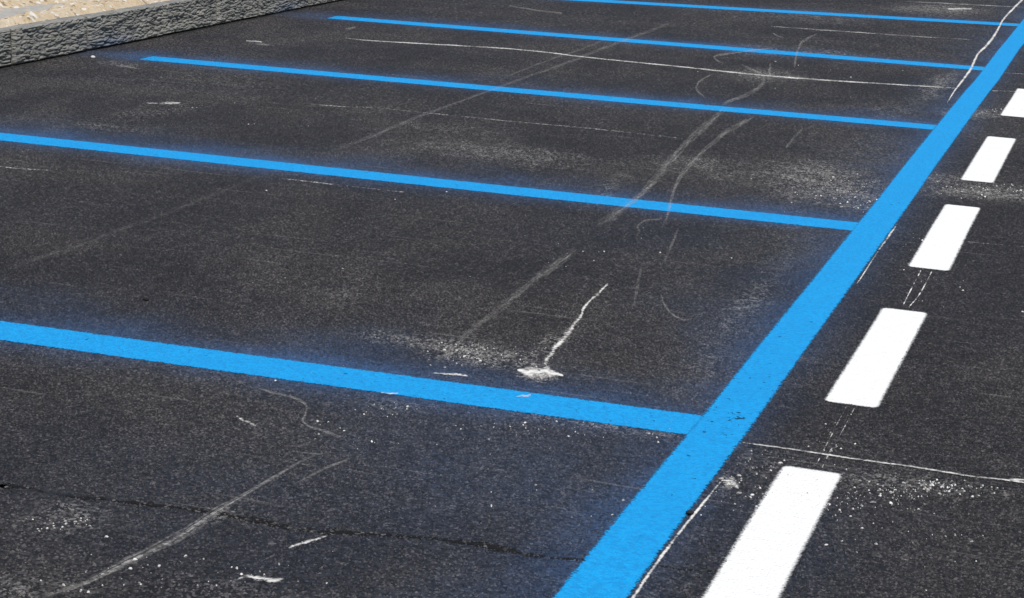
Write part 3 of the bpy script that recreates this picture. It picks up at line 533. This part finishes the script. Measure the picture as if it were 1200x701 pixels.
for i, (kind, label, s, LR) in enumerate(STROKES):
    P = catmull(LR, 6); C = (P[:, :2] + P[:, 2:]) / 2
    crossing = bool(on_paint(C[:, 0], C[:, 1], .012).any())
    z = (.0034 if crossing else .0026) + .00001 * i
    if kind == 'scuff_mark':
        if s < .9: o = ribbon(kind, LR, s * 1.02, z, M_SCUFF, 1.2, .86, .22, i)
        else: o = ribbon(kind, LR, s * .92, z, M_CHALK, 1.2, 1.15, .3, i, .45)
        tag(o, label, 'scuff mark')
    elif kind == 'plaster_splash':
        o = ribbon(kind, LR, s, z, M_CHALK, .9, 1.6, .6, i, .4)
        tag(o, label, 'plaster splash')
    else:
        o = ribbon(kind, LR, s * (.86 if kind == 'chalk_line' else .92), z, M_CHALK, 1.7, 1.0 if kind == 'chalk_line' else .85, .22, i, .9 if 'dotted' in label else .5)
        tag(o, label, 'chalk line' if kind == 'chalk_line' else 'paint streak')
LR = []
for i, (x, y) in enumerate(SEAM):
    w = .013 + .014 * random.random(); dy = random.uniform(-.006, .006); LR.append((x, y + dy - w, x, y + dy + w))
LR = [q if q[0] < .1 else (q[0], (q[1] * .65 + q[3] * .35), q[2], (q[1] * .35 + q[3] * .65)) for q in LR if q[0] < .3]
LR.insert(0, (-2.2, -1.19, -2.2, -1.17))
o = ribbon('asphalt_seam', LR, 1.1, .0008, M_SEAM, .9, 1.4, .22, 77, .35)
tag(o, 'dark gritty seam in the asphalt crossing the front bay near the bottom', 'seam')

# ------------------------------------------------------------------ loose white grit
def chip(vs, fs, x, y, z, r, h, nside=6, stretch=1.0, rot=0.0):
    b = len(vs); ph = random.random() * 6.28
    ring = []
    for k in range(nside):
        a = ph + 2 * math.pi * k / nside + random.uniform(-.3, .3); q = r * random.uniform(.65, 1.15)
        px, py = math.cos(a) * q * stretch, math.sin(a) * q
        ring.append((px * math.cos(rot) - py * math.sin(rot), px * math.sin(rot) + py * math.cos(rot)))
    for px, py in ring: vs.append((x + px, y + py, z))
    for px, py in ring: vs.append((x + px * .6, y + py * .6, z + h * random.uniform(.75, 1.1)))
    vs.append((x, y, z + h * 1.1)); t = len(vs) - 1
    for k in range(nside):
        k2 = (k + 1) % nside
        fs.append((b + k, b + k2, b + nside + k2, b + nside + k)); fs.append((b + nside + k, b + nside + k2, t))
vs, fs = [], []
for cx, cy, ux, uy, vx, vy, cnt in CHIPS:
    for _ in range(int(cnt)):
        a, b = random.gauss(0, .46), random.gauss(0, .46)
        x, y = cx + a * ux + b * vx, cy + a * uy + b * vy
        if x < -4.8: continue
        r = min(.0034, .0008 * math.exp(abs(random.gauss(0, .72)))) * (1 + max(0, y) * .07)
        if EDGE_X0 - .005 < x < EDGE_X1 and random.random() < .93: continue
        chip(vs, fs, x, y, .0006, r, r * .7 + .0006, random.choice((4, 5, 6, 7)), random.uniform(1, 2.3), random.random() * 3)
o = link('grit', vs, fs, M_CHIP)
tag(o, 'white stone grit and paint crumbs scattered over the asphalt', 'grit', kind='stuff')
PL = [('pebble', 'small white pebble lying on the asphalt at the foot of the kerb', .014, .013, M_PEB),
      ('pebble', 'tiny black pebble in the second bay from the front, at the left', .009, .007, M_TAR),
      ('tar_crumb', 'black tar crumb on the right edge of the wide blue line', .009, .006, M_TAR)]
for (x, y), (nm, lb, r, h, mt) in zip(PEBBLES, PL):
    bm = bmesh.new(); bmesh.ops.create_icosphere(bm, subdivisions=3, radius=1)
    for v in bm.verts:
        k = 1 + .22 * noise.noise(v.co * 1.6 + Vector((x * 9, y * 5, 0)))
        v.co = Vector((v.co.x * r * k, v.co.y * r * .8 * k, (v.co.z * k + .75) * h * .6))
    me = bpy.data.meshes.new(nm); bm.to_mesh(me); bm.free(); me.materials.append(mt)
    me.polygons.foreach_set('use_smooth', [True] * len(me.polygons))
    o = bpy.data.objects.new(nm, me); COL.objects.link(o); o.location = (x, y, .0045 if nm == 'tar_crumb' else 0)
    tag(o, lb, 'pebble' if nm == 'pebble' else 'crumb')

# ------------------------------------------------------------------ kerb of rough split stones
KH = .200; KD = .098
def kerb_stone(y0, y1, label, seed, step=.006):
    gap = .0075; y0 += gap; y1 -= gap; L = y1 - y0
    ny = max(8, int(L / step)); nz = 38
    prof = []                                                  # (x, z, rough)  front bottom -> top -> back bottom
    for i in range(nz): prof.append((0.0, KH * i / (nz - 1) * .965, 1.0))
    prof += [(-.004, KH * .99, .8), (-.012, KH, .55)]
    for i in range(1, 10): prof.append((-.012 - (KD - .016) * i / 9, KH, .3))
    prof += [(-KD, KH - .006, .2), (-KD, .10, 0), (-KD, 0, 0)]
    vs, hol, mi = [], [], []
    yb = rng.uniform(-.006, .006); top = rng.uniform(-.003, .003)
    for i in range(ny + 1):
        y = y0 + L * i / ny
        endf = min(1, min(i, ny - i) / 3)
        for (x, z, r) in prof:
            h = 0.0
            if r > 0:
                v = Vector((seed * 3.7, y / .062, z / .0145 + x * 20))
                a = noise.noise(v) * .6 + noise.noise(v * 2.1) * .35
                b = noise.noise(Vector((seed, y / .16, z / .06 + 7)))
                c = noise.noise(Vector((seed + 9, y / .018, z / .009)))
                rid = 1 - abs(noise.noise(Vector((seed + 3, y / .085, z / .021)))) * 2.6
                h = (a * .0082 + b * .006 + c * .0024 - max(0, rid) ** 3 * .009) * r
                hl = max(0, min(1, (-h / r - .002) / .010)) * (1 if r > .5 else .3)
            else: hl = 0
            if r >= .5: xx, zz = x + h - .012 * (1 - endf), z + (h * .3 if z > .19 else 0)
            else: xx, zz = x, z + h * .55
            if z < .012 and r == 1: xx -= .03 * (1 - z / .012)   # undercut foot: the open joint at the tarmac
            zz += top * (z / KH)
            vs.append((KX + xx + yb * (1 if r else 0), y, zz)); hol.append(hl)
            m = 0
            for yc, am, ht in ((5.34, .9, .07), (7.80, .8, .06), (2.55, .7, .06)):
                m = max(m, am * math.exp(-((y - yc) / .22) ** 2) * math.exp(-(z / ht) ** 2))
            mi.append(m)
    nv = len(prof); fs = grid_faces(ny + 1, nv)
    fs = [tuple(reversed(f)) for f in fs]
    fs.append(tuple(range(nv))); fs.append(tuple(reversed(range(ny * nv, (ny + 1) * nv))))
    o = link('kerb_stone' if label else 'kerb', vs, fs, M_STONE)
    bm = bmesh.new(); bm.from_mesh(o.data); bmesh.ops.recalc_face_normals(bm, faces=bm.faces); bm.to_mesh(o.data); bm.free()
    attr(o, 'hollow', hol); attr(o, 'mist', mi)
    if label: tag(o, label, 'kerb stone', 'rough kerb stones along the left side')
    else: tag(o, kind='structure')
    return o
KJ = [3.45, 4.334, 5.104, 6.00, 6.72, 7.34, 8.15, 8.95]
KL = ['grey split kerb stone at the left edge of the photo, only its end showing',
      'leftmost fully seen grey kerb stone, in front of the pale sand',
      'grey kerb stone stained with blue overspray at its foot, near the white pebble',
      'grey kerb stone just right of the blue-stained one by the white pebble',
      'grey kerb stone midway along the visible kerb, its top at the photo edge',
      'far grey kerb stone nearest the left end of the fourth blue line, dusted blue',
      'farthest grey kerb stone, running out of the top of the photo']
for i in range(len(KJ) - 1): kerb_stone(KJ[i], KJ[i + 1], KL[i], i + 1)
kerb_stone(-12, KJ[0], None, 21, .02); kerb_stone(KJ[-1], 40, None, 22, .03)   # the run goes on outside the picture
# bedding the stones stand in
x0, x1, ya, yb_ = KX - .09, KX - .034, -12, 40
vs = [(x0, ya, .001), (x1, ya, .001), (x1, yb_, .001), (x0, yb_, .001), (x0, ya, .17), (x1, ya, .17), (x1, yb_, .17), (x0, yb_, .17)]
o = link('kerb_bedding', vs, [(0, 3, 2, 1), (4, 5, 6, 7), (0, 1, 5, 4), (1, 2, 6, 5), (2, 3, 7, 6), (3, 0, 4, 7)], M_JOINT)
tag(o, kind='structure')

# ------------------------------------------------------------------ raised ground behind the kerb: sand over a strip of concrete
def pavement(name, xa, xb, y0, y1, z0, z1, mat):
    bm = bmesh.new(); bmesh.ops.create_cube(bm, size=1)
    for v in bm.verts: v.co = Vector(((xa + xb) / 2 + v.co.x * (xb - xa), (y0 + y1) / 2 + v.co.y * (y1 - y0), (z0 + z1) / 2 + v.co.z * (z1 - z0)))
    bmesh.ops.bevel(bm, geom=bm.edges[:], offset=.008, segments=2, affect='EDGES')
    me = bpy.data.meshes.new(name); bm.to_mesh(me); bm.free(); me.materials.append(mat)
    o = bpy.data.objects.new(name, me); COL.objects.link(o); return tag(o, kind='structure')
pavement('pavement', -5.62, -4.985, -12, 40, .004, .198, M_CONC)
sxs = np.concatenate([np.arange(KX - KD - .002, -6.0, -.012), np.linspace(-6.1, -30, 60)])
sys_ = np.concatenate([np.linspace(-12, 3.3, 40), np.arange(3.4, 8.6, .014), np.linspace(8.8, 40, 60)])
SX, SY = np.meshgrid(sxs, sys_, indexing='ij')
front = -5.13 - .15 * np.clip(SY - 4.5, 0, 1.4) - .05 * (vnoise(SX, SY, .3, 61) - .5)
back = -5.45 - .03 * (vnoise(SX, SY, .25, 62) - .5) + .12 * np.clip(SY - 5.3, 0, 1.5)
hz = .196 + .030 * np.clip((SX - front) / .10, -1.2, 1) * np.clip((KX - KD - SX) / .06 * .5 + .35, 0, 1)
hz = np.maximum(hz, .196 + .05 * np.clip((back - SX) / .14, -1, 2.5))
hz += .012 * np.abs(vnoise(SX, SY, .035, 66) - .5) + .026 * (vnoise(SX, SY, .16, 63) - .5) + .018 * (vnoise(SX, SY, .05, 64) - .5) + .011 * (vnoise(SX, SY, .022, 65) - .5)
edge = np.clip((KX - KD - SX) / .05, 0, 1); hz = .188 * (1 - edge) + hz * edge
o = link('sand', np.stack([SX.ravel(), SY.ravel(), hz.ravel()], 1).tolist(), grid_faces(len(sxs), len(sys_)), M_SAND, True)
if o.data.polygons[0].normal.z < 0: o.data.flip_normals()
tag(o, kind='structure')

# ------------------------------------------------------------------ light, sky, camera
SUN_DIR = Vector((0.33, -0.42, 0.95)).normalized()
el = math.asin(SUN_DIR.z); az = math.atan2(SUN_DIR.x, SUN_DIR.y)
w = bpy.data.worlds.new('World'); scene.world = w; w.use_nodes = True
nt = w.node_tree; nt.nodes.clear()
sky = nt.nodes.new('ShaderNodeTexSky'); sky.sky_type = 'NISHITA'; sky.sun_disc = False
sky.sun_elevation = el; sky.sun_rotation = az
bg = nt.nodes.new('ShaderNodeBackground'); bg.inputs[1].default_value = .085
ow = nt.nodes.new('ShaderNodeOutputWorld')
nt.links.new(sky.outputs[0], bg.inputs[0]); nt.links.new(bg.outputs[0], ow.inputs[0])
sd = bpy.data.lights.new('sun', 'SUN'); sd.energy = 3.75; sd.angle = math.radians(.53); sd.color = (1, .955, .89)
so = bpy.data.objects.new('sun', sd); COL.objects.link(so)
so.rotation_euler = SUN_DIR.to_track_quat('Z', 'Y').to_euler(); so.location = SUN_DIR * 30

cd = bpy.data.cameras.new('camera'); cam = bpy.data.objects.new('camera', cd); COL.objects.link(cam)
cd.sensor_width = 36; cd.lens = 36 * 2200 / 1200; cd.clip_start = .05; cd.clip_end = 2000
R = Matrix(CAM_AXES).transposed()
cam.matrix_world = Matrix.Translation(CAM_POS) @ R.to_4x4()
scene.camera = cam
scene.view_settings.view_transform = 'Standard'; scene.view_settings.look = 'None'
scene.view_settings.gamma = 1; scene.view_settings.use_curve_mapping = False
scene.view_settings.exposure = 0.18
scene.cycles.transparent_max_bounces = 12
scene.cycles.max_bounces = 6
